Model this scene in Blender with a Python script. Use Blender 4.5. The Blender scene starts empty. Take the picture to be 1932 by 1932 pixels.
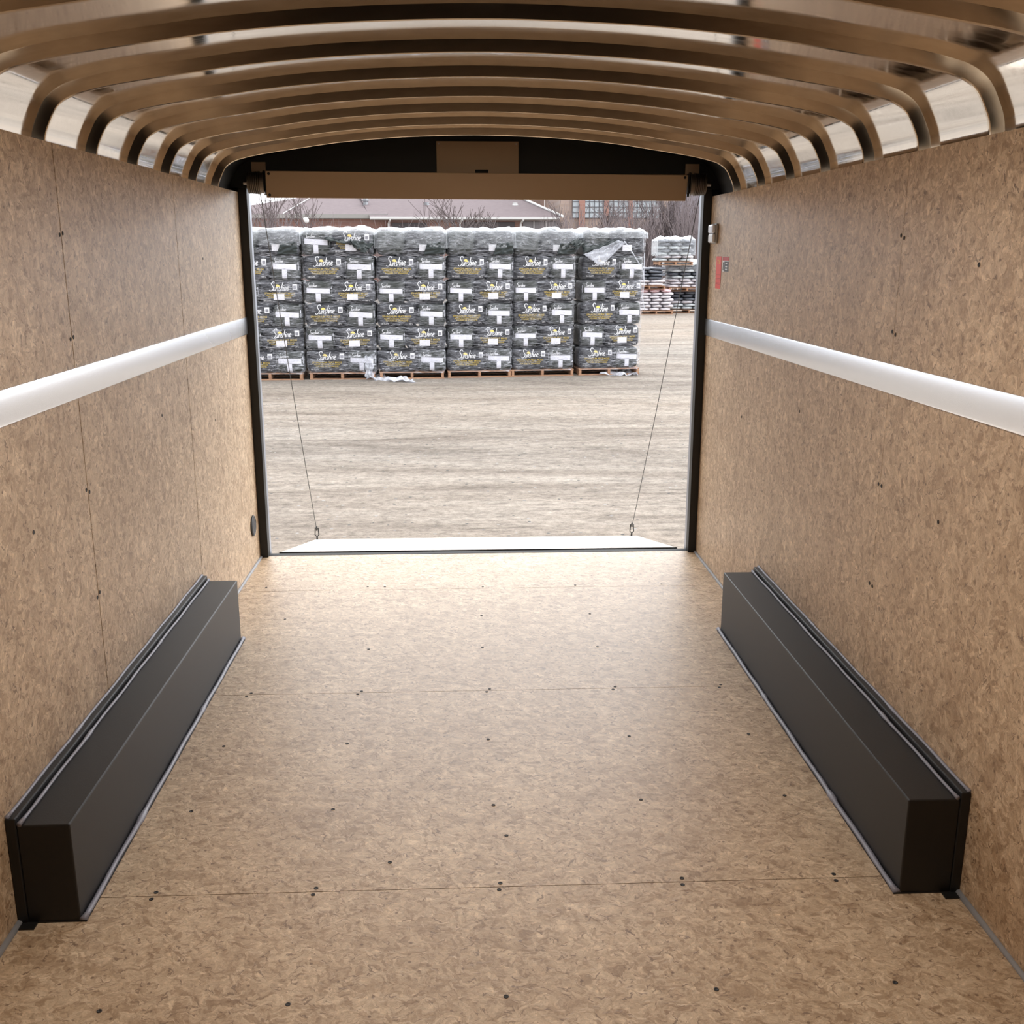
import bpy, bmesh, math, random
from mathutils import Vector, Matrix, noise
random.seed(7)
sc = bpy.context.scene
COL = sc.collection
# ------------------------------------------------------------------ camera
CX, CH, YAW, PIT, ROL = -.0785, 1.6505, .0466, .2488, .0008
fwd = Vector((math.sin(YAW)*math.cos(PIT), math.cos(YAW)*math.cos(PIT), -math.sin(PIT)))
rt = Vector((math.cos(YAW), -math.sin(YAW), 0)); up = rt.cross(fwd)
r2 = rt*math.cos(ROL)+up*math.sin(ROL); u2 = -rt*math.sin(ROL)+up*math.cos(ROL)
cam_d = bpy.data.cameras.new('camera'); cam = bpy.data.objects.new('camera', cam_d); COL.objects.link(cam)
cam.matrix_world = Matrix(((r2.x, u2.x, -fwd.x, CX), (r2.y, u2.y, -fwd.y, 0), (r2.z, u2.z, -fwd.z, CH), (0, 0, 0, 1)))
cam_d.sensor_width = 36; cam_d.lens = 36; cam_d.clip_start = .02; cam_d.clip_end = 500
sc.camera = cam
# ------------------------------------------------------------------ sky, lights, exposure
sc.view_settings.view_transform = 'Standard'; sc.view_settings.look = 'None'
sc.view_settings.gamma = 1; sc.view_settings.use_curve_mapping = False
sc.view_settings.exposure = 1.3
SKY_LO, SKY_HI = .66, 2.2          # overcast sky: dim side, and the bright patch where the sun sits behind the cloud
w = bpy.data.worlds.new('overcast'); sc.world = w; w.use_nodes = True
nt = w.node_tree; nt.nodes.clear()
wo = nt.nodes.new('ShaderNodeOutputWorld'); bg = nt.nodes.new('ShaderNodeBackground')
tc = nt.nodes.new('ShaderNodeTexCoord'); sp = nt.nodes.new('ShaderNodeSeparateXYZ'); rp = nt.nodes.new('ShaderNodeValToRGB')
nt.links.new(tc.outputs['Generated'], sp.inputs[0]); nt.links.new(sp.outputs['Z'], rp.inputs[0])
rp.color_ramp.elements[0].position = 0; rp.color_ramp.elements[0].color = (.92, .95, 1, 1)
rp.color_ramp.elements[1].position = .8; rp.color_ramp.elements[1].color = (.98, .99, 1, 1)
vm = nt.nodes.new('ShaderNodeVectorMath'); vm.operation = 'DOT_PRODUCT'; nt.links.new(tc.outputs['Generated'], vm.inputs[0]); vm.inputs[1].default_value = Vector((.72, .48, .50)).normalized()
mr = nt.nodes.new('ShaderNodeMapRange'); nt.links.new(vm.outputs['Value'], mr.inputs[0]); mr.interpolation_type = 'SMOOTHSTEP'
mr.inputs[1].default_value = -.1; mr.inputs[2].default_value = 1; mr.inputs[3].default_value = SKY_LO; mr.inputs[4].default_value = SKY_HI
nt.links.new(mr.outputs[0], bg.inputs[1]); nt.links.new(rp.outputs[0], bg.inputs[0]); nt.links.new(bg.outputs[0], wo.inputs[0])
FILL_LAMPS = [(0, 2.15, 8)]          # unseen lamps added to brighten the interior: x, y, watts (light built with each lamp)
FILL_LAMP_COL = (1, .90, .80)

# ------------------------------------------------------------------ helpers
def link(o):
    COL.objects.link(o); return o
def tag(o, label=None, cat=None, group=None, kind=None):
    if label: o['label'] = label
    if cat: o['category'] = cat
    if group: o['group'] = group
    if kind: o['kind'] = kind
    return o
def empty(name, loc, rz=0, **k):
    o = link(bpy.data.objects.new(name, None)); o.location = loc; o.rotation_euler = (0, 0, rz); o.empty_display_size = .05
    return tag(o, **k)
class MB:
    def __init__(s): s.v = []; s.f = []; s.m = []; s.cm = 0
    def add(s, vs, fs):
        n = len(s.v); s.v += [tuple(v) for v in vs]; s.f += [tuple(i+n for i in f) for f in fs]; s.m += [s.cm]*len(fs); return s
    def box(s, x0, x1, y0, y1, z0, z1):
        return s.add([(x, y, z) for z in (z0, z1) for y in (y0, y1) for x in (x0, x1)],
                     [(0, 2, 3, 1), (4, 5, 7, 6), (0, 1, 5, 4), (2, 6, 7, 3), (0, 4, 6, 2), (1, 3, 7, 5)])
    def quad(s, a, b, c, d): return s.add([a, b, c, d], [(0, 1, 2, 3)])
    def tube(s, pts, r, n=8, cap=True):
        pts = [Vector(p) for p in pts]; rs = r if isinstance(r, (list, tuple)) else [r]*len(pts)
        vs = []; a0 = None
        for i, p in enumerate(pts):
            t = (pts[min(i+1, len(pts)-1)]-pts[max(i-1, 0)]).normalized()
            if a0 is None:
                a0 = t.cross(Vector((0, 0, 1)) if abs(t.z) < .9 else Vector((1, 0, 0))).normalized()
            a0 = (a0-t*a0.dot(t)).normalized(); b = t.cross(a0)
            vs += [p+(a0*math.cos(2*math.pi*k/n)+b*math.sin(2*math.pi*k/n))*rs[i] for k in range(n)]
        fs = [(i*n+k, i*n+(k+1) % n, (i+1)*n+(k+1) % n, (i+1)*n+k) for i in range(len(pts)-1) for k in range(n)]
        if cap: fs += [tuple(range(n-1, -1, -1)), tuple(range((len(pts)-1)*n, len(pts)*n))]
        return s.add(vs, fs)
    def lathe(s, prof, axis, org, n=32):       # prof: (radius, along)
        org = Vector(org); ax = {'x': Vector((1, 0, 0)), 'y': Vector((0, 1, 0)), 'z': Vector((0, 0, 1))}[axis]
        a = Vector((0, 0, 1)) if axis != 'z' else Vector((1, 0, 0)); b = ax.cross(a)
        vs = [org+ax*h+(a*math.cos(2*math.pi*k/n)+b*math.sin(2*math.pi*k/n))*r for r, h in prof for k in range(n)]
        m = len(prof)
        fs = [(i*n+k, i*n+(k+1) % n, (i+1)*n+(k+1) % n, (i+1)*n+k) for i in range(m-1) for k in range(n)]
        fs += [tuple(range(n-1, -1, -1)), tuple(range((m-1)*n, m*n))]
        return s.add(vs, fs)
    def prism(s, poly, y0, y1):                # poly of (x,z) extruded along y
        n = len(poly)
        return s.add([(x, y0, z) for x, z in poly]+[(x, y1, z) for x, z in poly],
                     [tuple(range(n)), tuple(range(2*n-1, n-1, -1))]+[(i, i+n, (i+1) % n+n, (i+1) % n) for i in range(n)])
    def mesh(s, name, mats, smooth=False, fix=True):
        me = bpy.data.meshes.new(name); me.from_pydata(s.v, [], s.f)
        for m in (mats if isinstance(mats, (list, tuple)) else [mats]): me.materials.append(m)
        for p, i in zip(me.polygons, s.m): p.material_index = i
        if fix:
            bm = bmesh.new(); bm.from_mesh(me); bmesh.ops.recalc_face_normals(bm, faces=bm.faces); bm.to_mesh(me); bm.free()
        if smooth is True: me.shade_smooth()
        elif smooth: me.shade_smooth(); me.set_sharp_from_angle(angle=math.radians(smooth))
        return me
    def build(s, name, mats, parent=None, smooth=False, bevel=0, fix=True, **k):
        o = link(bpy.data.objects.new(name, s.mesh(name, mats, smooth, fix))); o.parent = parent
        if bevel:
            b = o.modifiers.new('bevel', 'BEVEL'); b.width = bevel; b.segments = 2; b.limit_method = 'ANGLE'
        return tag(o, **k)
def part(name, me, parent, loc=(0, 0, 0), rot=(0, 0, 0), label=None):
    o = link(bpy.data.objects.new(name, me)); o.parent = parent; o.location = loc; o.rotation_euler = rot
    return tag(o, label=label)
def copy_tree(o, parent=None):
    c = o.copy(); COL.objects.link(c); c.parent = parent
    for ch in list(o.children): copy_tree(ch, c)
    return c
# ------------------------------------------------------------------ materials
def mat(name, col, rough=.6, metal=0, spec=.5, **k):
    m = bpy.data.materials.new(name); m.use_nodes = True; b = m.node_tree.nodes['Principled BSDF']
    b.inputs['Base Color'].default_value = (*col, 1); b.inputs['Roughness'].default_value = rough
    b.inputs['Metallic'].default_value = metal; b.inputs['Specular IOR Level'].default_value = spec
    return m
class NT:
    def __init__(s, m): s.t = m.node_tree; s.b = s.t.nodes['Principled BSDF']
    def n(s, typ, **k):
        nd = s.t.nodes.new('ShaderNode'+typ)
        for a, v in k.items():
            if hasattr(nd, a): setattr(nd, a, v)
            else: nd.inputs[a.replace('_', ' ')].default_value = v
        return nd
    def l(s, a, b): s.t.links.new(a, b)
    def coords(s, scale=(1, 1, 1), rot=(0, 0, 0), loc=(0, 0, 0), src=None):
        if src is None: src = s.n('TexCoord').outputs['Object']
        if any(rot):                               # turn first, then stretch
            m0 = s.n('Mapping'); m0.inputs['Rotation'].default_value = rot; s.l(src, m0.inputs[0]); src = m0.outputs[0]
        mp = s.n('Mapping'); mp.inputs['Scale'].default_value = scale; mp.inputs['Location'].default_value = loc
        s.l(src, mp.inputs[0]); return mp.outputs[0]
    def noise(s, vec, scale, detail=3, rough=.5, dist=0):
        nd = s.n('TexNoise', Scale=scale, Detail=detail, Roughness=rough, Distortion=dist); s.l(vec, nd.inputs['Vector']); return nd
    def ramp(s, fac, els, const=False):
        r = s.n('ValToRGB'); cr = r.color_ramp
        while len(cr.elements) < len(els): cr.elements.new(.5)
        for e, (p, c) in zip(cr.elements, els): e.position = p; e.color = (*c, 1) if len(c) == 3 else c
        if const: cr.interpolation = 'CONSTANT'
        s.l(fac, r.inputs[0]); return r.outputs[0]
    def mix(s, fac, a, b, blend='MIX'):
        m = s.n('Mix', data_type='RGBA', blend_type=blend)
        for sock, v in ((m.inputs[0], fac), (m.inputs[6], a), (m.inputs[7], b)):
            if isinstance(v, (int, float)): sock.default_value = v
            elif isinstance(v, tuple): sock.default_value = (*v, 1)
            else: s.l(v, sock)
        return m.outputs[2]
    def bump(s, h, strength=.3, dist=.01):
        b = s.n('Bump', Strength=strength, Distance=dist); s.l(h, b.inputs['Height']); s.l(b.outputs[0], s.b.inputs['Normal'])
g3 = lambda v: (v, v, v)

def osb(name, plane, tint=(1, 1, 1), seed=0, gloss=.44):
    """strand board: overlapping long flakes lying in several directions; plane 'yz' or 'xy'"""
    m = mat(name, (.6, .45, .3), gloss, spec=.6); q = NT(m)
    co = q.n('TexCoord').outputs['Object']
    if plane == 'yz':                              # turn so the sheet lies in local XY, long grain up
        r = q.n('Mapping'); r.inputs['Rotation'].default_value = (0, math.pi/2, 0); q.l(co, r.inputs[0]); co = r.outputs[0]
        spread = [12, 55, -48, 90]
    else: spread = [4, 26, -24, 65]
    wn = q.noise(co, 13, 4, .65); wv = q.n('VectorMath', operation='MULTIPLY_ADD')
    q.l(wn.outputs['Color'], wv.inputs[0]); wv.inputs[1].default_value = (.075, .075, .0); q.l(co, wv.inputs[2]); wc = wv.outputs[0]
    cur = None
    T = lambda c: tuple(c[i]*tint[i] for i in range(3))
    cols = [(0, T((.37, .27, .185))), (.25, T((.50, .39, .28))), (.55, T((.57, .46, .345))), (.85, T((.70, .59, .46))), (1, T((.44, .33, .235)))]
    hs = None
    for i, a in enumerate(spread+[20]):
        sc_ = ([(22, 56), (30, 84), (26, 70), (38, 90), (9, 30)] if plane == 'yz' else [(20, 76), (30, 100), (24, 88), (36, 110), (8, 40)])[i]
        c = q.coords((sc_[0], sc_[1], .001), (0, 0, math.radians(a)), (seed*3.1+i*7, seed*1.7+i*5, 0), src=wc)
        v = q.n('TexVoronoi', voronoi_dimensions='2D', feature='SMOOTH_F1', Scale=1.0, Randomness=1.0, Smoothness=.25); q.l(c, v.inputs['Vector'])
        sp_ = q.n('SeparateColor'); q.l(v.outputs['Color'], sp_.inputs[0])
        col = q.ramp(sp_.outputs[0], cols)
        if cur is None: cur = col; hs = sp_.outputs[1]
        else:
            t0 = .86 if i == 4 else .56
            msk = q.ramp(sp_.outputs[2], [(0, g3(0)), (t0, g3(0)), (t0+.05, g3(.75 if i < 4 else .6))])
            cur = q.mix(msk, cur, col); hs = q.mix(msk, hs, sp_.outputs[1])
    # fine fibre
    fc = q.coords((30, 150, .001), src=wc); fn = q.noise(fc, 1.6, 4, .7)
    cur = q.mix(.6, cur, q.ramp(fn.outputs[0], [(.28, g3(.62)), (.5, g3(1)), (.72, g3(1.28))]), 'MULTIPLY')
    fc = q.coords((110, 60, .001), (0, 0, .6), src=wc); fn = q.noise(fc, 1.1, 3, .7)
    cur = q.mix(.5, cur, q.ramp(fn.outputs[0], [(.28, (.66, .62, .58)), (.5, g3(1)), (.72, g3(1.2))]), 'MULTIPLY')
    # blotches between the strands
    b1 = q.noise(wc, 30, 5, .78, 1.2); cur = q.mix(.9, cur, q.ramp(b1.outputs[0], [(.30, (.58, .50, .43)), (.46, (.90, .88, .86)), (.56, g3(1.02)), (.72, (1.30, 1.30, 1.28))]), 'MULTIPLY')
    # broad tone
    bn = q.noise(q.coords((1, 1, 1), src=co), 2.6, 3); cur = q.mix(.55, cur, q.ramp(bn.outputs[0], [(.3, (.84, .80, .77)), (.7, (1.10, 1.11, 1.12))]), 'MULTIPLY')
    bn2 = q.noise(q.coords((1, 1, 1), src=wc), 14, 4, .7); cur = q.mix(.6, cur, q.ramp(bn2.outputs[0], [(.32, (.78, .73, .68)), (.55, g3(1)), (.75, g3(1.12))]), 'MULTIPLY')
    # dark bark slivers
    for ang, sd in ((8, 1), (-35, 2), (55, 3)):
        dc = q.coords((15, 95, .001), (0, 0, math.radians(ang)), (sd*9+seed, sd*4, 0), src=wc); dn = q.noise(dc, 1.6, 1, .4)
        cur = q.mix(q.ramp(dn.outputs[0], [(.68, g3(0)), (.72, g3(.8))]), cur, (.19, .12, .075))
    sc2 = q.coords((1, 1, .001), src=co); sv = q.n('TexVoronoi', voronoi_dimensions='2D', Scale=7.0); q.l(sc2, sv.inputs['Vector'])
    cur = q.mix(q.ramp(sv.outputs['Distance'], [(.0, g3(.8)), (.022, g3(.7)), (.035, g3(0))]), cur, (.13, .07, .04))
    q.l(cur, q.b.inputs['Base Color'])
    q.bump(hs, .25, .002)
    return m
M = {}
M['osb_wall_l'] = osb('strand board left', 'yz', tint=(1.06, 1.0, .91), seed=1)
M['osb_wall_r'] = osb('strand board right', 'yz', tint=(1.06, .98, .88), seed=5)
M['osb_floor'] = osb('strand board floor', 'xy', tint=(1.03, .98, .90), seed=3, gloss=.44)
M['black'] = mat('black paint', (.007, .007, .007), .5)
M['black_rubber'] = mat('black rubber', (.01, .01, .01), .7)
M['dark'] = mat('dark gap', (.03, .02, .015), .9)
# textured black box steel
m = M['box'] = mat('textured black steel', (.009, .009, .0095), .45); q = NT(m); q.bump(q.noise(q.coords(), 420, 2).outputs[0], .25, .001)
M['caulk'] = mat('grey caulk', (.24, .24, .29), .4)
M['caulk_floor'] = mat('floor sealant', (.28, .28, .29), .5)
# roof skin: bare rolled aluminium
m = M['skin'] = mat('roof aluminium', (.88, .85, .81), .08, 1); q = NT(m)
n1 = q.noise(q.coords((.6, 14, 14)), 3, 3); rr = q.ramp(n1.outputs[0], [(.3, g3(.05)), (.7, g3(.13))]); q.l(rr, q.b.inputs['Roughness'])
q.bump(q.noise(q.coords((1, .5, 1)), 3.5, 1).outputs[0], .04, .02)
m = M['bow'] = mat('galvanised bow', (.72, .65, .56), .15, 1); q = NT(m)
q.l(q.ramp(q.noise(q.coords((3, 40, 3)), 5, 3).outputs[0], [(.3, (.68, .61, .52)), (.7, (.80, .73, .63))]), q.b.inputs['Base Color'])
m = M['rail'] = mat('brushed aluminium', (.87, .89, .93), .26, .93); q = NT(m)
q.l(q.ramp(q.noise(q.coords((2, .5, 3)), 1.5, 1, .4).outputs[0], [(.3, g3(.24)), (.75, g3(.28))]), q.b.inputs['Roughness'])
M['jamb'] = mat('grey aluminium jamb', (.35, .37, .42), .4, .6)
M['screw'] = mat('dark screw head', (.012, .009, .008), .6)
M['tan_metal'] = mat('tan painted steel', (.46, .33, .21), .38, .25)
m = M['drum'] = mat('cast aluminium', (.20, .17, .14), .4, .8)
M['steel'] = mat('bright steel', (.5, .48, .46), .3, .9)
M['cable'] = mat('steel cable', (.10, .10, .10), .4, .8)
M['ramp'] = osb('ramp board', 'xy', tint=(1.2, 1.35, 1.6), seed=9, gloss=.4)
M['white_pl'] = mat('white plastic', (.75, .77, .80), .3)
M['lens'] = mat('frosted lens', (.80, .85, .95), .12)
M['orange'] = mat('orange sticker', (.75, .055, .03), .4)
M['yellow'] = mat('yellow ink', (.8, .5, .03), .5)
M['ink'] = mat('black ink', (.015, .015, .02), .5)
M['white_ink'] = mat('white ink', (.82, .82, .85), .5)
M['gold_ink'] = mat('gold ink', (.50, .36, .07), .5)
M['sun_ink'] = mat('sun ink', (.90, .68, .16), .5)
M['tape'] = mat('white tape', (.74, .74, .82), .4)
M['label'] = mat('paper label', (.78, .77, .82), .6)
m = M['bale'] = mat('black bale plastic', (.05, .05, .055), .4, spec=.3); q = NT(m)
n1 = q.noise(q.coords((2.5, 2.5, 9)), 5, 5, .65, .6)
q.l(q.ramp(n1.outputs[0], [(.3, (.014, .014, .017)), (.6, (.032, .032, .038)), (.85, (.09, .09, .11))]), q.b.inputs['Base Color']); q.bump(n1.outputs[0], .5, .02)
m = M['bale_end'] = mat('bale end plastic', (.07, .08, .07), .4, spec=.3); q = NT(m)
n1 = q.noise(q.coords((2.5, 2.5, 8)), 5, 5, .65, .6)
q.l(q.ramp(n1.outputs[0], [(.3, (.022, .025, .022)), (.6, (.05, .055, .05)), (.85, (.12, .12, .13))]), q.b.inputs['Base Color']); q.bump(n1.outputs[0], .5, .02)
def film(name, lo, hi, sx, rough=.25, bump=.5, col=(.80, .82, .90), fr_=.5):
    m = mat(name, col, rough); q = NT(m)
    c = q.coords(sx); n1 = q.noise(c, 5, 6, .68, 1.2); n2 = q.noise(q.coords((1, 1, 1)), 2.3, 2)
    a = q.ramp(n1.outputs[0], [(.42, g3(lo)), (.56, g3(lo+(hi-lo)*.28)), (.72, g3(hi))])
    b = q.ramp(n2.outputs[0], [(.35, g3(.45)), (.65, g3(1))])
    mu = q.n('Math', operation='MULTIPLY'); q.l(a, mu.inputs[0]); q.l(b, mu.inputs[1])
    lw = q.n('LayerWeight', Blend=.25); ad = q.n('Math', operation='ADD', use_clamp=True); mm = q.n('Math', operation='MULTIPLY'); mm.inputs[1].default_value = fr_
    q.l(lw.outputs['Facing'], mm.inputs[0]); q.l(mu.outputs[0], ad.inputs[0]); q.l(mm.outputs[0], ad.inputs[1])
    q.l(ad.outputs[0], q.b.inputs['Alpha']); q.bump(n1.outputs[0], bump, .02)
    return m
M['film'] = film('stretch film', .0, .85, (1.2, 1.2, 7), fr_=.07)
M['hood'] = film('white hood film', .10, .62, (1.2, 1.2, 3), .35, fr_=.95, col=(.86, .90, .95))
M['loose'] = film('loose film', .35, .95, (3, 3, 3), .3)
M['black_sheet'] = mat('black sheeting', (.02, .028, .028), .25)
m = M['pallet'] = mat('pallet wood', (.40, .22, .13), .8); q = NT(m)
q.l(q.ramp(q.noise(q.coords((2, 8, 20)), 4, 3).outputs[0], [(.3, (.26, .13, .08)), (.7, (.55, .33, .20))]), q.b.inputs['Base Color'])
def bag(name, c0, c1):
    m = mat(name, c0, .4); q = NT(m); n1 = q.noise(q.coords((2, 2, 5)), 6, 4)
    q.l(q.ramp(n1.outputs[0], [(.35, c0), (.7, c1)]), q.b.inputs['Base Color']); q.bump(n1.outputs[0], .4, .02); return m
M['bag_white'] = bag('white bag', (.50, .47, .50), (.74, .72, .76)); M['bag_dark'] = bag('dark bag', (.06, .07, .09), (.16, .17, .20))
M['bag_pink'] = bag('pink printed bag', (.60, .30, .32), (.74, .66, .70)); M['bag_pale'] = bag('pale bag', (.36, .40, .42), (.62, .66, .68))
# gravel yard
m = M['gravel'] = mat('gravel', (.2, .18, .16), .95, spec=.2); q = NT(m)
co = q.n('TexCoord').outputs['Object']
n1 = q.noise(q.coords((.16, .9, 1), (0, 0, .07), src=co), 1.1, 6, .68, 1.4)      # tyre smears running across the yard
n2 = q.noise(q.coords((.7, 1, 1), src=co), 11, 7, .9); n3 = q.noise(q.coords((.05, .25, 1), src=co), 1, 2)
n5 = q.noise(q.coords((.7, 3.2, 1), (0, 0, -.13), src=co), 1.6, 5, .75, 1.0)
c = q.ramp(n1.outputs[0], [(.3, (.185, .155, .130)), (.5, (.285, .248, .213)), (.7, (.36, .322, .282))])
c = q.mix(1, c, q.ramp(n2.outputs[0], [(.32, g3(.45)), (.5, g3(1)), (.66, g3(1.45))]), 'MULTIPLY')
c = q.mix(.65, c, q.ramp(n5.outputs[0], [(.34, g3(.5)), (.46, g3(1)), (.7, g3(1.12))]), 'MULTIPLY')
c = q.mix(.6, c, q.ramp(n3.outputs[0], [(.35, (.86, .88, .90)), (.65, (1.12, 1.06, 1.0))]), 'MULTIPLY')
v = q.n('TexVoronoi', Scale=16.0); q.l(co, v.inputs['Vector']); sp_ = q.n('SeparateColor'); q.l(v.outputs['Color'], sp_.inputs[0])
st = q.n('Math', operation='LESS_THAN'); st.inputs[1].default_value = .24; q.l(v.outputs['Distance'], st.inputs[0])
st2 = q.n('Math', operation='MULTIPLY'); q.l(st.outputs[0], st2.inputs[0]); gt = q.n('Math', operation='GREATER_THAN'); gt.inputs[1].default_value = .86; q.l(sp_.outputs[0], gt.inputs[0]); q.l(gt.outputs[0], st2.inputs[1])
c = q.mix(st2.outputs[0], c, q.ramp(sp_.outputs[1], [(.3, g3(.09)), (.7, (.36, .34, .32))]))
q.l(c, q.b.inputs['Base Color'])
hh = q.mix(.5, n2.outputs[0], n5.outputs[0]); q.bump(hh, .9, .05)
def brick(name, c1, c2, mortar):
    m = mat(name, c1, .85); q = NT(m); co = q.coords((1, 1, 1), (math.pi/2, 0, 0)); b = q.n('TexBrick', Scale=1.0)
    b.inputs['Brick Width'].default_value = .6; b.inputs['Row Height'].default_value = .2; b.inputs['Mortar Size'].default_value = .015
    b.inputs['Color1'].default_value = (*c1, 1); b.inputs['Color2'].default_value = (*c2, 1); b.inputs['Mortar'].default_value = (*mortar, 1)
    q.l(co, b.inputs['Vector']); q.l(b.outputs[0], q.b.inputs['Base Color']); return m
M['brick'] = brick('red brown brick', (.24, .13, .11), (.29, .165, .135), (.28, .20, .18))  # far building colours chosen pale, distance haze put into them
M['brick_tan'] = brick('tan brick', (.33, .25, .21), (.37, .28, .24), (.36, .29, .26))
M['brick_red'] = brick('pilaster brick', (.31, .16, .13), (.35, .19, .15), (.34, .22, .19))
m = M['shingle'] = mat('mauve shingles', (.2, .16, .17), .9); q = NT(m)
q.l(q.ramp(q.noise(q.coords((.6, 2, 3)), 5, 4, .7).outputs[0], [(.3, (.115, .088, .094)), (.7, (.165, .13, .137))]), q.b.inputs['Base Color'])
M['fascia'] = mat('grey fascia', (.30, .29, .28), .6); M['trim_white'] = mat('white trim', (.62, .62, .62), .5)
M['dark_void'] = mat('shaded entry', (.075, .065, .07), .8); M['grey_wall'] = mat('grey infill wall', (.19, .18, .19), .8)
M['glass'] = mat('pale window glass', (.45, .50, .54), .15); M['mullion'] = mat('dark mullion', (.07, .065, .075), .6)
M['bark'] = mat('grey bark', (.12, .095, .095), .9); M['twig'] = mat('purple grey twigs', (.21, .175, .18), .9)  # twig tone lightened to stand for distance haze
M['plastic_bag'] = mat('white scrap plastic', (.8, .8, .8), .5); M['lilac'] = mat('far grey wall', (.22, .20, .225), .9)
M['galv'] = mat('vent metal', (.32, .33, .35), .5, .5)

# ------------------------------------------------------------------ trailer shell
W = 1.222; D = 5.55; Y0 = -3.2
def zl(y): return 1.942
def seams(plates, plane):
    return plates
# floor: sheets with hairline joints
b = MB(); ed = [Y0, -2.47, -1.25, -.03, 1.19, 2.413, 3.683, 4.93, D]
for a, c in zip(ed, ed[1:]): b.box(-W-.02, W+.02, a+.0012, c-.0012, -.02, 0)
floor = b.build('floor', M['osb_floor'], kind='structure', label='strand board trailer floor with dark screw heads', bevel=0)
b = MB(); b.box(-1.28, 1.28, Y0-.05, D+.02, -.06, -.021); b.build('subfloor', M['dark'], floor)
sm = MB().lathe([(.0, -.002), (.0062, -.002), (.0062, .0010), (.0045, .0014), (.0, .0004)], 'z', (0, 0, 0), 10).mesh('screw', M['screw'])
fs = [(-.58, 4.98), (-.493, 4.976), (.004, 4.954), (.476, 4.959), (.92, 4.957), (-1.093, 4.99), (-.013, 4.127), (.483, 4.117), (-.5, 4.13), (-.92, 4.52), (-.01, 4.53), (.5, 4.53),
      (-.919, 3.261), (-.497, 3.261), (-.009, 3.271), (.487, 3.273), (.911, 3.271), (-.922, 2.837), (-.493, 2.829), (-.003, 2.832), (.456, 2.843), (.91, 2.848),
      (-.911, 1.99), (-.492, 1.992), (.002, 1.995), (.488, 1.996), (.91, 2.0), (-.3, 2.54), (.03, 2.66)]
for x in (-.924, -.501, -.005, .487, .905): fs += [(x, 3.67), (x+.012, 3.697)]
for x in (-.915, -.493, 0, .494, .913): fs += [(x, 2.40), (x+.004, 2.429)]
for x, y in fs: part('screw', sm, floor, (x, y, 0))
for side, s, mt in (('left', -1, M['osb_wall_l']), ('right', 1, M['osb_wall_r'])):
    b = MB(); zt0, zt1 = (1.942, 1.962) if s < 0 else (1.930, 1.932)
    for a, c in zip([Y0, -.57, .65, 1.87, 3.08, 4.30, D][:], [-.57, .65, 1.87, 3.08, 4.30, D]):
        ztop = lambda y: 1.945+(.0 if s < 0 else -.014)
        x0, x1 = s*W, s*(W+.011)
        g = .0026 if s < 0 else .0010
        za, zc = ztop(a), ztop(c)
        b.add([(x0, a+g, 0), (x1, a+g, 0), (x0, c-g, 0), (x1, c-g, 0), (x0, a+g, za), (x1, a+g, za), (x0, c-g, zc), (x1, c-g, zc)],
              [(0, 2, 3, 1), (4, 5, 7, 6), (0, 1, 5, 4), (2, 6, 7, 3), (0, 4, 6, 2), (1, 3, 7, 5)])
    wall = b.build('wall_'+side, mt, kind='structure', label='strand board %s side wall of the trailer' % side)
    b = MB(); b.box(min(s*1.234, s*1.248), max(s*1.234, s*1.248), Y0, D, -.06, 1.86); b.build('wall_backing', M['dark'], wall)
    b = MB(); b.box(min(s*1.275, s*1.285), max(s*1.275, s*1.285), Y0, D+.08, -.1, 2.06); b.build('outer_skin', M['black'], wall)
    for y in (3.068, 3.092):
        for z in (1.70, 1.41, .95, .62): part('screw', sm, wall, (s*W, y, z+random.uniform(-.01, .01)), (0, -s*math.pi/2, 0))
    for y, z in ((3.9, 1.05), (4.7, 1.62), (2.67, .93), (2.6, 1.62), (4.72, .9)):
        part('screw', sm, wall, (s*W, y, z), (0, -s*math.pi/2, 0))
b = MB(); b.box(-1.27, 1.27, Y0-.02, Y0, -.06, 2.2)
b.build('wall_front', M['dark'], kind='structure')
# sealant bead along the floor joints
for side, s in (('left', -1), ('right', 1)):
    b = MB()
    for a, c in ((Y0, 2.33), (4.26, D)):
        n = 40; b.tube([(s*(W-.003), a+(c-a)*i/n, .002) for i in range(n+1)], [.009+.0012*math.sin(i*2.1) for i in range(n+1)], 8)
    b.build('baseboard_'+side, M['caulk_floor'], kind='structure', smooth=True)
# roof
PROF = [(-1.2236, 1.922), (-1.2228, 1.944), (-1.218, 1.965), (-1.208, 1.988), (-1.184, 2.030), (-1.150, 2.056), (-1.10, 2.073), (-1.0, 2.094), (-.82, 2.121), (-.65, 2.145), (-.42, 2.166), (-.2, 2.177), (0, 2.181)]
PROF = PROF+[(-x, z) for x, z in PROF[-2::-1]]
def spline(P, k=4):
    out = []
    P = [Vector(p) for p in P]
    for i in range(len(P)-1):
        p0, p1, p2, p3 = P[max(i-1, 0)], P[i], P[i+1], P[min(i+2, len(P)-1)]
        for j in range(k):
            t = j/k
            out.append(.5*((2*p1)+(-p0+p2)*t+(2*p0-5*p1+4*p2-p3)*t*t+(-p0+3*p1-3*p2+p3)*t**3))
    return out+[P[-1]]
SP = spline(PROF)
def offset(P, d):
    out = []
    for i, p in enumerate(P):
        t = (P[min(i+1, len(P)-1)]-P[max(i-1, 0)]).normalized(); n = Vector((-t.y, t.x)); out.append(p+n*d)
    return out
SKD = .033
SK = [Vector((-1.252, 1.84)), Vector((-1.254, 1.90))]+offset(SP, SKD)+[Vector((1.254, 1.90)), Vector((1.252, 1.84))]
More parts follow.
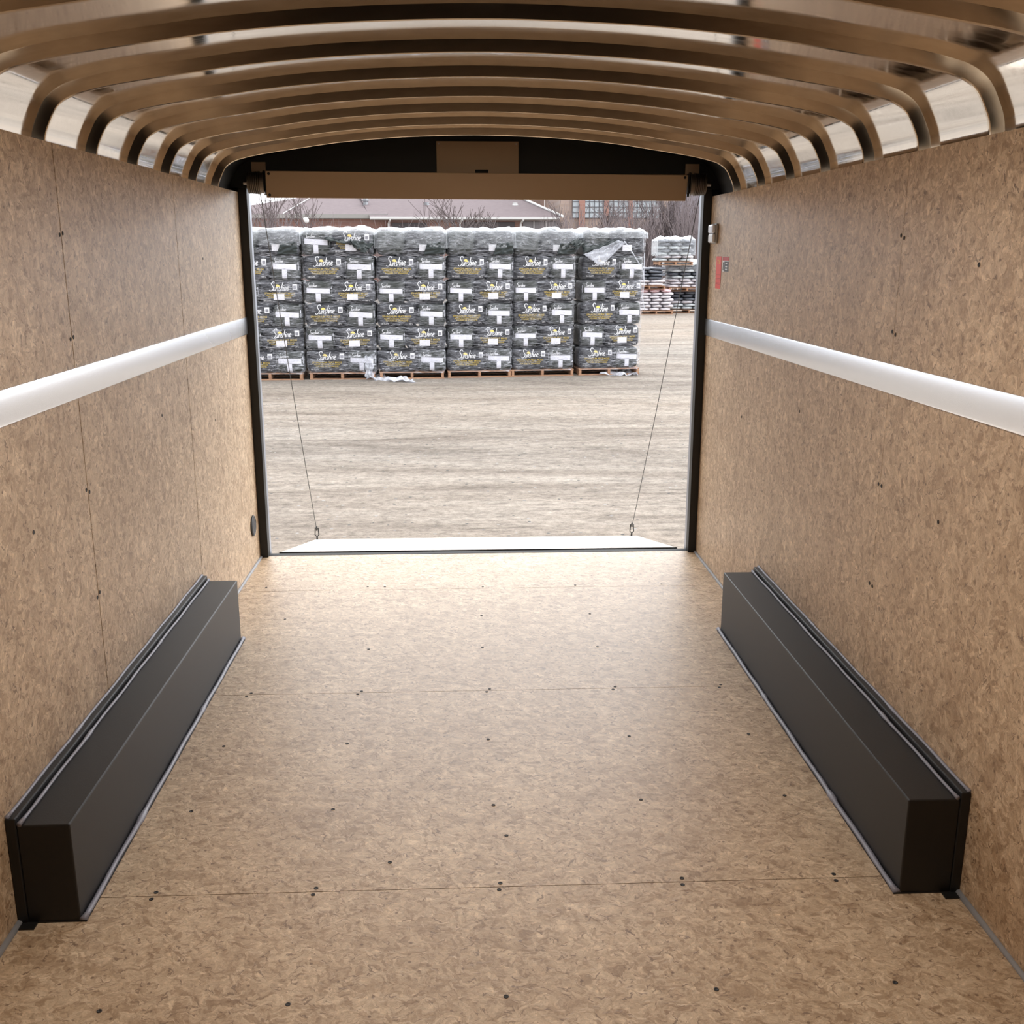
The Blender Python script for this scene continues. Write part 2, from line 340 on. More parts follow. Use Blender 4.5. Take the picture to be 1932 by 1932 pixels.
def sweep(mb, P, y0, y1, ny=1):
    n = len(P)
    vs = [(p.x, y0+(y1-y0)*j/ny, p.y) for j in range(ny+1) for p in P]
    mb.add(vs, [(j*n+i, (j+1)*n+i, (j+1)*n+i+1, j*n+i+1) for j in range(ny) for i in range(n-1)])
b = MB(); sweep(b, SK, Y0, 5.12, 1); sweep(b, [Vector((p.x*1.005, p.y+.005)) for p in SK], Y0, 5.12, 1)
b.build('ceiling', M['skin'], kind='structure', smooth=True, fix=False, label='bare aluminium one-piece roof skin')
b = MB(); 
for s_ in (-1, 1): b.tube([(s_*1.222, Y0, 2.066), (s_*1.222, 5.1, 2.066)], .0018, 6)
b.build('skin_seam', M['dark'], bpy.data.objects['ceiling'])
ordw = ['first', 'second', 'third', 'fourth', 'fifth', 'sixth', 'seventh', 'eighth', 'ninth', 'tenth', 'eleventh', 'twelfth']
def bow_mesh():
    """hat-section bow: leaning webs, narrow rounded crown, feet on the roof skin"""
    b = MB(); n = len(SP); vs = []
    prof = [(-.0100, SKD), (-.0095, SKD-.002), (-.0015, .002), (.001, 0), (.009, 0), (.0115, .002), (.021, SKD-.002), (.0215, SKD)]
    O = {d: offset(SP, d) for _, d in prof}
    for i in range(n):
        for y, d in prof: vs.append((O[d][i].x, y, O[d][i].y))
    m = len(prof)
    b.add(vs, [(i*m+k, i*m+(k+1) % m, (i+1)*m+(k+1) % m, (i+1)*m+k) for i in range(n-1) for k in range(m)]+[tuple(range(m)), tuple(range(n*m-1, (n-1)*m-1, -1))])
    return b.mesh('roof_bow', M['bow'], 30)
bm_ = bow_mesh()
for k in range(12):
    o = link(bpy.data.objects.new('roof_bow', bm_)); o.location = (0, 5.098-.4125*k, 0)
    tag(o, label='curved galvanised roof bow, %s counted from the rear opening' % ordw[k], cat='roof bow', group='roof bows')
# rear housing, header and posts
fr = empty('door_1', (0, D, 0), kind='structure')
fr['label'] = 'black steel frame around the open rear doorway'
def rel(b, dx=0, dy=-D, dz=0):
    b.v = [(x+dx, y+dy, z+dz) for x, y, z in b.v]; return b
HS = [Vector((-1.262, 1.86))]+offset(SP, .040)+[Vector((1.262, 1.86))]
b = MB(); sweep(b, HS, 5.12, D+.06, 1); sweep(b, [p*1.005 for p in HS], 5.12, D+.06, 1); rel(b).build('housing', M['black'], fr, smooth=True, fix=False)
b = MB(); b.prism([(p.x, p.y) for p in offset(SP, .046) if p.y > 1.96]+[], D-.04, D+.05); rel(b).build('header', M['black'], fr)
for s in (-1, 1):
    b = MB(); x0, x1 = sorted((s*1.178, s*1.222)); b.box(x0, x1, D-.03, D+.03, 0, 1.99)
    b.box(*sorted((s*1.22, s*1.28)), D-.0, D+.03, -.1, 2.06)
    b.box(*sorted((s*1.222, s*1.28)), 5.12, D, 1.93, 2.0) if False else None
    rel(b).build('post', M['black'], fr, bevel=.002)
    b = MB(); x0, x1 = sorted((s*1.186, s*1.285)); b.box(x0, x1, D+.03, D+.11, -.05, 2.0); rel(b).build('jamb', M['jamb'], fr, bevel=.003)
b = MB(); b.box(-1.222, 1.222, D-.0, D+.045, -.06, .0015); b.box(-1.2, 1.2, D+.045, D+.07, -.09, -.018); rel(b).build('threshold', M['black_rubber'], fr, bevel=.002)
# added fill lamps, shaped as trailer dome lamps
for i, (x, y, wt) in enumerate(FILL_LAMPS):
    L = empty('fill_lamp', (x, y, 2.145), label='added flat white fill lamp under the roof, %s the camera' % ('just ahead of' if i == 0 else 'behind'), cat='lamp', group='added fill lamps')
    MB().lathe([(.0, .036), (.10, .036), (.10, .012), (.094, .0)], 'z', (0, 0, 0)).build('base', M['white_pl'], L, smooth=30)
    MB().lathe([(.088, .006), (.086, -.004), (.06, -.012), (.0, -.014)], 'z', (0, 0, 0)).build('lens', M['lens'], L, smooth=30)
    ld = bpy.data.lights.new('fill light', 'AREA'); ld.shape = 'DISK'; ld.size = .17; ld.energy = wt; ld.color = FILL_LAMP_COL
    lo = link(bpy.data.objects.new('fill_light_source', ld)); lo.parent = L; lo.location = (0, 0, -.02)

# ------------------------------------------------------------------ wheel boxes
def wheel_box(s, y0, y1, wd, h, label):
    R = empty('wheel_box', (s*W, (y0+y1)/2, 0), label=label, cat='wheel box')
    a, c = y0-(y0+y1)/2, y1-(y0+y1)/2
    X = lambda v: -s*v
    def bx(b, xa, xb, ya, yb, za, zb): xs = sorted((X(xa), X(xb))); b.box(xs[0], xs[1], ya, yb, za, zb)
    b = MB(); bx(b, .024, wd, a, c, 0, h); b.build('housing', M['box'], R, bevel=.004)
    b = MB(); bx(b, .0005, .026, a-.004, c+.012, 0, h+.020); b.build('wall_flange', M['box'], R, bevel=.003)
    b = MB(); bx(b, .02, wd+.016, a-.002, c, .0004, .004); bx(b, .0, .05, a-.03, a, .0004, .004); b.build('foot_flange', M['black'], R)
    n = 70; rnd = random.Random(3+s)
    def bead(name, x, z, ya, yb, r):
        MB().tube([(X(x+.0012*math.sin(i*.5)), ya+(yb-ya)*i/n, z) for i in range(n+1)], [r*(1+.22*rnd.random()+(.45 if i in (0, 17, 18, 44, n) else 0)) for i in range(n+1)], 8).build(name, M['caulk'], R, smooth=True)
    bead('sealant_bead', .033, h+.0035, a, c, .0042)
    bead('sealant_bead', .004, h+.021, a, c+.01, .0042)
    bead('sealant_bead', wd+.007, .004, a, c+.01, .0068)
    return R
wheel_box(-1, 2.315, 4.263, .155, .275, 'long black steel wheel box on the floor against the left wall')
wheel_box(1, 2.335, 4.285, .162, .275, 'long black steel wheel box on the floor against the right wall')

# ------------------------------------------------------------------ wall rails
for s, side in ((-1, 'left'), (1, 'right')):
    y0, y1 = .2, D-.03; n = 24
    b = MB(); vs = []
    for i in range(n+1):
        y = y0+(y1-y0)*i/n
        dz = .008-.020*(y-2.3)/3.25 if s > 0 else .002-.002*(y-2.5)/3
        for x, z in ((W-.001, 1.2288), (W-.006, 1.2295), (W-.0075, 1.235), (W-.0075, 1.311), (W-.006, 1.3168), (W-.001, 1.3175)): vs.append((s*x, y, z+dz))
    b.add(vs, [(i*6+k, i*6+(k+1) % 6, (i+1)*6+(k+1) % 6, (i+1)*6+k) for i in range(n) for k in range(6)]+[tuple(range(6)), tuple(range(n*6+5, n*6-1, -1))])
    b.build('wall_rail', M['rail'], label='flat brushed aluminium rail running along the %s wall' % side, cat='rail', group=None, smooth=30)

# ------------------------------------------------------------------ small wall fittings
R = empty('marker_light', (W, 5.40, 1.742), label='small white rectangular light on the right wall beside the rear post', cat='light')
def slab(b, x0, x1, y0, y1, z0, z1): b.box(x0, x1, y0, y1, z0, z1)
b = MB(); b.box(-.014, -.0005, -.055, .055, -.050, .050); b.build('base', mat('grey light base', (.35, .34, .33), .5), R, bevel=.008)
b = MB(); b.box(-.032, -.013, -.048, .048, .000, .046); b.build('lens', M['lens'], R, bevel=.009)
b = MB(); b.box(-.030, -.013, -.048, .048, -.046, -.001); b.build('lower_lens', M['white_pl'], R, bevel=.008)
R = empty('warning_sticker', (W, 5.305, 1.549), label='tall narrow orange warning sticker on the right wall', cat='sticker')
b = MB(); b.box(-.0015, -.0004, -.052, .052, -.08, .08); b.build('sheet', M['orange'], R)
b = MB()
for y in (-.018, .012): b.box(-.0021, -.0016, y, y+.008, .042, .060)
b.box(-.0021, -.0016, -.024, .028, .058, .061); b.build('yellow_print', M['yellow'], R)
b = MB(); [b.box(-.0021, -.0016, -.045, .045, z, z+.0015) for z in (-.012, -.03, -.036, -.052, -.058)]; b.build('fine_print', mat('dark red ink', (.35, .02, .015), .5), R)
R = empty('instruction_sticker', (W, 5.164, 1.591), label='small black, white and red instruction sticker right of the orange one', cat='sticker')
b = MB(); b.box(-.0014, -.0004, -.062, .062, -.0355, .0355); b.build('sheet', M['white_ink'], R)
b = MB(); b.box(-.0020, -.0015, -.062, .062, .018, .0355); b.build('red_band', mat('red ink', (.45, .03, .03), .5), R)
b = MB(); b.box(-.0020, -.0015, -.058, .025, -.035, .014); b.build('black_panel', M['ink'], R)
b = MB(); [b.box(-.0026, -.0021, -.035, .0, z, z+.007) for z in (-.028, -.014, .0)]; b.build('pictogram_row', M['white_ink'], R)
b = MB(); [b.box(-.0022, -.0015, y, y+.006, -.03, .01) for y in (.034, .046)]; b.build('print_lines', M['ink'], R)
R = empty('wall_vent', (-W, 5.367, .225), label='round black louvred vent low on the left wall', cat='vent')
MB().lathe([(.0, .0005), (.056, .0005), (.056, .007), (.050, .010), (.046, .006), (.0, .006)], 'x', (0, 0, 0), 32).build('frame', M['black'], R, smooth=40)
b = MB()
for i in range(-6, 7):
    z = i*.007; hw = math.sqrt(.045**2-z*z); b.box(.006, .0095, -hw, hw, z-.0018, z+.0018)
b.build('louvre', mat('grey vent slats', (.10, .10, .10), .5), R)

# ------------------------------------------------------------------ ramp spring cover, drums, plates
R = empty('spring_cover', (0, 5.40, 1.97), label='long tan steel cover board under the rear header', cat='cover')
b = MB(); b.add([(-1.056, 0, 1.912), (1.058, 0, 1.902), (-1.056, .012, 1.912), (1.058, .012, 1.902), (-1.056, 0, 2.040), (1.066, 0, 2.028), (-1.056, .012, 2.040), (1.066, .012, 2.028)],
              [(0, 2, 3, 1), (4, 5, 7, 6), (0, 1, 5, 4), (2, 6, 7, 3), (0, 4, 6, 2), (1, 3, 7, 5)]); b.box(-1.05, 1.06, .002, .10, 2.022, 2.030)
rel(b, 0, 0, -1.97).build('board', M['tan_metal'], R, bevel=.002)
sm2 = MB().lathe([(.0, .001), (.007, .001), (.007, -.002), (.005, -.004), (.0, -.003)], 'y', (0, 0, 0), 12).mesh('screw', M['screw'])
for x, z in ((-1.040, 2.026), (1.050, 2.016), (-1.04, 1.925)): part('screw', sm2, R, (x, 0, z-1.97))
for s in (-1, 1):
    R = empty('cable_drum', (s*1.108 if s < 0 else 1.122, 5.46, 1.986), label='grooved metal cable drum at the %s end of the spring cover' % ('left' if s < 0 else 'right'), cat='drum', group=None)
    pr = [(.012, -.045), (.052, -.045), (.052, -.040)]
    for i in range(6):
        x = -.040+i*.009; pr += [(.048, x+.001), (.048, x+.003), (.053+.0008*i, x+.005), (.053+.0008*i, x+.007)]
    pr += [(.050, .016), (.050, .030), (.060, .032), (.060, .037), (.012, .037)]
    if s > 0: pr = [(r, -h) for r, h in pr[::-1]]
    MB().lathe(pr, 'x', (0, 0, 0), 40).build('drum', M['drum'], R, smooth=30)
    MB().lathe([(.0, -.07*1), (.010, -.07), (.010, .075), (.0, .075)], 'x', (0, 0, 0), 16).build('shaft', M['steel'], R, smooth=30)
    b = MB(); b.box(*sorted((-s*.040, -s*.050)), -.035, .045, -.045, .05); b.box(*sorted((-s*.040, -s*.052)), -.03, -.02, -.062, -.04); b.build('end_bearing', M['black_rubber'], R, bevel=.004)
    R = empty('mounting_plate', (s*1.106, 5.498, 2.065), label='small square tan plate above the %s cable drum' % ('left' if s < 0 else 'right'), cat='plate')
    b = MB(); b.box(-.036, .036, -.004, .004, -.05, .024); b.build('plate', M['tan_metal'], R, bevel=.001)
    MB().lathe([(.0, 0), (.004, 0), (.004, -.006), (0, -.006)], 'y', (-s*.02, 0, .01), 8).build('rivet', M['tan_metal'], R)
R = empty('header_plate', (0, 5.49, 2.118), label='wide tan steel plate in the middle of the black header', cat='plate')
b = MB(); n = [(-.207, -.08), (-.207, .074), (.209, .074), (.209, -.08), (.055, -.08), (.055, -.062), (-.012, -.062), (-.012, -.08)]
b.prism(n, -.004, .004); b.build('plate', M['tan_metal'], R)
for x in (-.195, .197): MB().lathe([(.0, 0), (.004, 0), (.004, -.006), (0, -.006)], 'y', (x, 0, .062), 8).build('rivet', M['steel'], R)

# ------------------------------------------------------------------ ramp door and its cables
RA = Vector((0, 5.634, -.005)); RB = Vector((0, 6.955, -.300)); RD = (RB-RA)
rl = RD.length; ang = math.atan2(RD.z, RD.y)
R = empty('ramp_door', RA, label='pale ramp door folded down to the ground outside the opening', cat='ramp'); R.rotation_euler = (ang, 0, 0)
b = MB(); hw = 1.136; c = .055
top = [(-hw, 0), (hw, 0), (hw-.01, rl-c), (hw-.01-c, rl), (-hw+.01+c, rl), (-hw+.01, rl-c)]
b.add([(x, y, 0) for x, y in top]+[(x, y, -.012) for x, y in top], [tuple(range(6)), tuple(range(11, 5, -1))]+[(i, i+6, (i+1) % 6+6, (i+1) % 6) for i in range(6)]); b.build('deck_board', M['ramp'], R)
b = MB(); top2 = [(x*1.006, y+(.006 if y > .1 else -.003)) for x, y in top]
b.add([(x, y, -.013) for x, y in top2]+[(x, y, -.05) for x, y in top2], [tuple(range(6)), tuple(range(11, 5, -1))]+[(i, i+6, (i+1) % 6+6, (i+1) % 6) for i in range(6)]); b.build('frame', M['black'], R)
b = MB(); b.box(-hw, hw, -.014, -.004, -.03, .003); b.build('end_cap', M['black'], R)
b = MB(); 
for i in range(5): b.tube([(-hw+.1+i*.5, -.03, -.03), (-hw+.3+i*.5, -.03, -.03)], .012, 10)
b.build('hinge', M['black'], R, smooth=40)
b = MB(); b.add([(-hw+.08, rl, -.02), (hw-.08, rl, -.02), (hw-.08, rl+.27, -.105), (-hw+.08, rl+.27, -.105), (-hw+.08, rl, -.035), (hw-.08, rl, -.035), (hw-.08, rl+.27, -.115), (-hw+.08, rl+.27, -.115)],
              [(0, 1, 2, 3), (7, 6, 5, 4), (0, 4, 5, 1), (1, 5, 6, 2), (2, 6, 7, 3), (3, 7, 4, 0)]); b.build('transition_flap', M['galv'], R)
for s, xt, xb in ((-1, -1.100, -1.112), (1, 1.145, 1.088)):
    side = 'left' if s < 0 else 'right'
    t = Vector((xt, 5.475, 1.935)); e = Vector((xb, 6.91, -.225))
    R = empty('lift_cable', e, label='thin steel cable from the %s drum down to the ramp corner' % side, cat='cable', group=None)
    n = 10; MB().tube([(t-e)*(i/n)+Vector((0, -.0, -.03*math.sin(math.pi*i/n))) for i in range(n+1)], .0022, 6).build('cable', M['cable'], R)
    b = MB(); b.tube([(-.010, 0, .02), (-.013, 0, -.03), (-.0, 0, -.045), (.013, 0, -.03), (.010, 0, .02)], .004, 6); b.tube([(0, 0, .03), (0, 0, .0)], .006, 6); b.build('hook', M['black'], R, smooth=40)
    b = MB(); b.tube([(0, 0, -.042), (0, .005, -.072)], .006, 8); b.box(-.016, .016, -.01, .02, -.074, -.068); b.build('anchor', M['black'], R)

# ------------------------------------------------------------------ yard
G = -.45
b = MB(); b.quad((-90, 5.75, G), (90, 5.75, G), (90, 140, G), (-90, 140, G)); b.quad((-90, -40, G), (90, -40, G), (90, 5.75, G), (-90, 5.75, G))
b.build('ground', M['gravel'], kind='structure', fix=False, label='gravel yard smeared with tyre tracks')

# superellipsoid bale
def superbox(w_, d_, h_, p=6., n=8, jit=0, seed=0):
    b = MB(); idx = {}; vs = []; fs = []
    def vid(c):
        k = tuple(round(x, 4) for x in c)
        if k not in idx:
            x, y, z = k; s = (abs(x)**p+abs(y)**p+abs(z)**p)**(-1/p); v = Vector((x*s*w_/2, y*s*d_/2, z*s*h_/2))
            if jit:
                nn = noise.noise_vector(v*6+Vector((seed*3.3, 1, 2))); v += nn*jit
            idx[k] = len(vs); vs.append(v)
        return idx[k]
    g = [-1, -.97, -.9]+[-.9+1.8*i/n for i in range(1, n)]+[.9, .97, 1]
    for ax in range(3):
        for sg in (-1, 1):
            for i in range(len(g)-1):
                for j in range(len(g)-1):
                    q_ = []
                    for u_, v_ in ((g[i], g[j]), (g[i+1], g[j]), (g[i+1], g[j+1]), (g[i], g[j+1])):
                        c = [0, 0, 0]; c[ax] = sg; c[(ax+1) % 3] = u_; c[(ax+2) % 3] = v_; q_.append(vid(c))
                    fs.append(tuple(q_ if sg > 0 else q_[::-1]))
    return b.add(vs, fs)
BW, BD, BH, PP = .65, .47, .375, 6.
def front(x, z, w_, d_):                        # front surface of a bale, for printing on it
    u = min(abs(x)/(w_/2), .995); v = min(abs(z)/(BH/2), .995); r = max(1-u**PP-v**PP, .001)
    return -(d_/2)*r**(1/PP)
def wrap_mesh(me, w_, d_, off=.003):
    for v in me.vertices: v.co = Vector((v.co.x, front(v.co.x, v.co.z, w_, d_)-off, v.co.z))
    return me
def grid(x0, x1, z0, z1, nx=6, nz=2, sk=0):
    b = MB(); vs = [(x0+(x1-x0)*i/nx, 0, z0+(z1-z0)*j/nz+sk*(x1-x0)*i/nx) for j in range(nz+1) for i in range(nx+1)]
    b.add(vs, [(j*(nx+1)+i, j*(nx+1)+i+1, (j+1)*(nx+1)+i+1, (j+1)*(nx+1)+i) for j in range(nz) for i in range(nx)]); return b
def ribbon(b, pts, wd):
    pts = spline([(x, z) for x, z in pts], 5) if len(pts) > 2 else [Vector(pts[0]).lerp(Vector(pts[1]), i/6) for i in range(7)]
    L, Rr = [], []
    for i, p in enumerate(pts):
        t = (pts[min(i+1, len(pts)-1)]-pts[max(i-1, 0)]).normalized(); n = Vector((-t.y, t.x)); ww = wd*(.75+.35*abs(t.y))/2
        if i in (0, len(pts)-1): ww *= .6
        L.append(p+n*ww); Rr.append(p-n*ww)
    n = len(pts)
    b.add([(p.x, 0, p.y) for p in L]+[(p.x, 0, p.y) for p in Rr], [(i, i+1, n+i+1, n+i) for i in range(n-1)])
LET = [(0, 1.15, [[(.42, .84), (.32, 1.0), (.14, .97), (.06, .80), (.18, .60), (.34, .42), (.36, .2), (.22, .02), (.04, .0), (-.08, .12)]]),
       (.48, 1, [[(0, .45), (-.01, .15), (.08, .02), (.2, .12), (.24, .45)], [(.24, .45), (.26, .05), (.32, .02)]]),
       (.86, 1, [[(0, .44), (0, 0)], [(0, .25), (.1, .43), (.21, .36), (.22, 0)]]),
       (1.24, 1.0, [[(.20, .42), (.10, .47), (.02, .38), (.09, .25), (.18, .12), (.10, -.02), (-.04, .02)]]),
       (1.55, 1.05, [[(.08, 1.0), (0, 0)], [(.02, .28), (.12, .44), (.22, .36), (.22, 0)]]),
       (1.86, 1, [[(0, .43), (0, 0)], [(.0, .58), (.01, .66)]]),
       (2.02, 1, [[(0, .44), (0, 0)], [(0, .25), (.1, .43), (.2, .36), (.21, 0)]]),
       (2.36, 1, [[(.02, .22), (.2, .28), (.2, .40), (.1, .46), (.01, .3), (.03, .08), (.12, 0), (.26, .08)]])]
def script(x0, z0, width):
    b = MB(); s = width/2.9
    for ox, k, strokes in LET:
        for st in strokes:
            ribbon(b, [(x0+s*(ox+k*x+.22*z*k), z0+s*(k*z*1.12+.045*(ox+x))) for x, z in st], .092*s)
    return b
def halfdisc(x, z, r):
    b = MB(); n = 12; b.add([(x, 0, z)]+[(x+r*math.cos(math.pi*i/n-.15), 0, z+r*math.sin(math.pi*i/n-.15)) for i in range(n+1)], [(0, i+1, i+2) for i in range(n)]); return b
def text_mesh(body, size, x, z, align='CENTER'):
    cu = bpy.data.curves.new('t', 'FONT'); cu.body = body; cu.size = size; cu.align_x = align; cu.resolution_u = 2; cu.offset = size*.018
    o = bpy.data.objects.new('t', cu); COL.objects.link(o); dg = bpy.context.evaluated_depsgraph_get()
    me = bpy.data.meshes.new_from_object(o.evaluated_get(dg)); bpy.data.objects.remove(o)
    for v in me.vertices: v.co = Vector((v.co.x+x, 0, v.co.y+z))
    return me
def join_meshes(ms, m):
    b = MB()
    for me in ms: b.add([v.co[:] for v in me.vertices], [tuple(p.vertices) for p in me.polygons])
    return b.mesh('print', m, fix=False)
BFW = BW; EW = .455
ME = {}
ME['face'] = superbox(BFW, BD, BH, PP, 8, .004, 1).mesh('bale_face', M['bale'], True)
ME['end'] = superbox(EW, BFW, BH, PP, 8, .004, 2).mesh('bale_end', M['bale_end'], True)
ME['logo'] = wrap_mesh(script(-.150, .024, .325).mesh('logo', M['white_ink'], fix=False), BFW, BD, .005)
ME['sun'] = wrap_mesh(halfdisc(-.030, .092, .036).mesh('sun', M['sun_ink'], fix=False), BFW, BD, .004)
b = MB()
for a in (grid(.205, .275, .045, .135, 2, 2),): b.add(a.v, a.f)
ME['icon'] = wrap_mesh(b.mesh('icon', M['white_ink'], fix=False), BFW, BD, .004)
b = MB()
for a in (grid(.217, .263, .060, .108, 2, 2),): b.add(a.v, a.f)
ME['icon2'] = wrap_mesh(b.mesh('icon_panel', mat('grey print', (.22, .22, .25), .5), fix=False), BFW, BD, .006)
ME['gold'] = wrap_mesh(join_meshes([text_mesh('SPHAGNUM PEAT MOSS', .044, .0, -.030), text_mesh('MOUSSE DE TOURBE DE SPHAIGNE', .026, .0, -.058), text_mesh('TOURBE DE SPHAIGNE', .036, .0, -.092)], M['gold_ink']), BFW, BD, .004)
ME['small'] = wrap_mesh(join_meshes([text_mesh('3.8 CU.FT.', .030, -.262, -.142, 'LEFT')], M['white_ink']), BFW, BD, .004)
ME['small2'] = wrap_mesh(join_meshes([text_mesh('107 L', .030, .19, -.142, 'LEFT')], M['white_ink']), BFW, BD, .004)
ME['label'] = wrap_mesh(grid(-.095, .075, -.120, -.022, 4, 2).mesh('paper_label', M['label'], fix=False), BFW, BD, .009)
ME['small_logo'] = wrap_mesh(script(-.165, .072, .165).mesh('logo', M['white_ink'], fix=False), EW, BFW, .004)
b = MB()
a = grid(-EW/2+.012, EW/2-.012, -.015, .065, 10, 2, -.03); b.add(a.v, a.f); a = grid(-.038, .038, -BH/2+.012, -.013, 2, 6); b.add(a.v, a.f)
a = grid(-EW/2+.012, -EW/2+.022, .06, .10, 1, 2); b.add(a.v, a.f); a = grid(EW/2-.022, EW/2-.012, .045, .09, 1, 2); b.add(a.v, a.f)
ME['tape'] = wrap_mesh(b.mesh('end_tape', M['tape'], fix=False), EW, BFW, .006)
protos = {}
def make_bale(kind):
    R = link(bpy.data.objects.new('peat_moss_bale', None)); R.empty_display_size = .05
    if kind == 'face_top': part('bag', ME['face'], R); part('paper_label', ME['label'], R)
    elif kind.startswith('face'):
        part('bag', ME['face'], R)
        lg = part('logo', ME['logo'], R); part('sun', ME['sun'], lg)
        ic = part('icon', ME['icon'], R); part('icon_panel', ME['icon2'], ic)
        part('product_text', ME['gold'], R); part('volume_text', ME['small'], R); part('litre_text', ME['small2'], R)
        if kind == 'face_label': part('paper_label', ME['label'], R)
    elif kind == 'end':
        part('bag', ME['end'], R); part('logo', ME['small_logo'], R); part('end_tape', ME['tape'], R)
    elif kind == 'back_face': part('bag', ME['face'], R)
    else: part('bag', ME['end'], R)
    return R
def bale(kind, M4, loc, rz):
    if kind not in protos: o = protos[kind] = make_bale(kind)
    else: o = copy_tree(protos[kind])
    o.location = loc; o.rotation_euler = (random.uniform(-.015, .015), random.uniform(-.02, .02), rz+random.uniform(-.012, .012))
    return o
# pallet
def make_pallet():
    R = link(bpy.data.objects.new('pallet', None)); R.empty_display_size = .05
    for x in (-.52, 0, .52):
        MB().box(x-.022, x+.022, -.55, .55, .018, .10).build('stringer', M['pallet'], R)
    for i in range(7): MB().box(-.55, .55, -.55+i*.168, -.55+i*.168+.09, .1005, .118).build('deck_board', M['pallet'], R)
    for y in (-.55, -.05, .45): MB().box(-.55, .55, y, y+.10, 0, .0175).build('bottom_board', M['pallet'], R)
    return R
pal0 = None
ROW_A = math.atan2(.62, 6.6)*.92
stackw = ['leftmost', 'second from left', 'third from left', 'fourth from left', 'fifth from left', 'rightmost']
layw = ['bottom', 'second', 'third', 'fourth', 'fifth', 'top']
SX = [-3.345, -2.140, -.968, .188, 1.285, 2.470]; KX = [1.045, 1.045, 1.03, .995, .955, .97]; SYF = [17.42, 17.47, 17.55, 17.68, 17.82, 17.97]
LH = [.372, .378, .392, .375, .405, .40]
sx_top = [.0, .0, .03, .04, .03, .05]
def rotv(x, y, a): return (x*math.cos(a)-y*math.sin(a), x*math.sin(a)+y*math.cos(a))
def film_shell(w_, d_, z0, z1, seed, nz=40, lay=None):
    b = MB(); per = []; r = .07
    n_side = 22; hw, hd = w_/2, d_/2
    P = []
    for (cx, cy, a0) in ((hw-r, -hd+r, -90), (hw-r, hd-r, 0), (-hw+r, hd-r, 90), (-hw+r, -hd+r, 180)):
        for k in range(5): a = math.radians(a0+22.5*k); P.append((cx+r*math.cos(a), cy+r*math.sin(a), math.cos(a), math.sin(a)))
    Q = []
    for i in range(len(P)):
        p, q_ = P[i], P[(i+1) % len(P)]; L = math.hypot(p[0]-q_[0], p[1]-q_[1]); m = max(1, int(L/.06))
        for j in range(m): t = j/m; Q.append(tuple(p[k]*(1-t)+q_[k]*t for k in range(4)))
    n = len(Q); vs = []
    for j in range(nz+1):
        z = z0+(z1-z0)*j/nz
        dd = 0
        if lay:
            best = min(abs(z-l) for l in lay); dd = -.026*max(0, 1-best/.035)
        for (x, y, nx, ny) in Q:
            nn = noise.noise(Vector((x*3+seed*7, y*3, z*7)))*.012+noise.noise(Vector((x*9+seed*7, y*9, z*26)))*.006
            vs.append((x+nx*(nn+dd), y+ny*(nn+dd), z))
    b.add(vs, [(j*n+i, j*n+(i+1) % n, (j+1)*n+(i+1) % n, (j+1)*n+i) for j in range(nz) for i in range(n)]); return b, Q, n
def hood_mesh(w_, d_, ztop, drop, seed, lump=.055):
    """soft plastic hood: domed top with folded skirt"""
    b = MB(); nx, ny = 30, 26; vs = []; hw, hd = w_/2, d_/2
    ex = drop
    for j in range(ny+1):
        for i in range(nx+1):
            u = (i/nx*2-1)*(hw+ex); v = (j/ny*2-1)*(hd+ex)
            ox = max(0, abs(u)-hw+.05); oy = max(0, abs(v)-hd+.05); o_ = max(ox, oy)
            x = math.copysign(min(abs(u), hw), u) if abs(u) > hw else u; y = math.copysign(min(abs(v), hd), v) if abs(v) > hd else v
            z = ztop-(o_ if o_ < .04 else o_*1.0)
            if o_ < .02: z += lump*noise.noise(Vector((u*4+seed*5, v*4, 1)))*1.2+.012*noise.noise(Vector((u*14+seed, v*14, 3)))
            else:
                ir = .02*noise.noise(Vector((u*3+seed*3, v*3, 8))); z += ir*o_*6
            k = .010*noise.noise(Vector((u*10+seed*9, v*10, z*3))) + .010
            if ox > 0: x += math.copysign(k+.004, u)
            if oy > 0: y += math.copysign(k+.004, v)
            vs.append((x, y, z))
    b.add(vs, [(j*(nx+1)+i, j*(nx+1)+i+1, (j+1)*(nx+1)+i+1, (j+1)*(nx+1)+i) for j in range(ny) for i in range(nx)]); return b
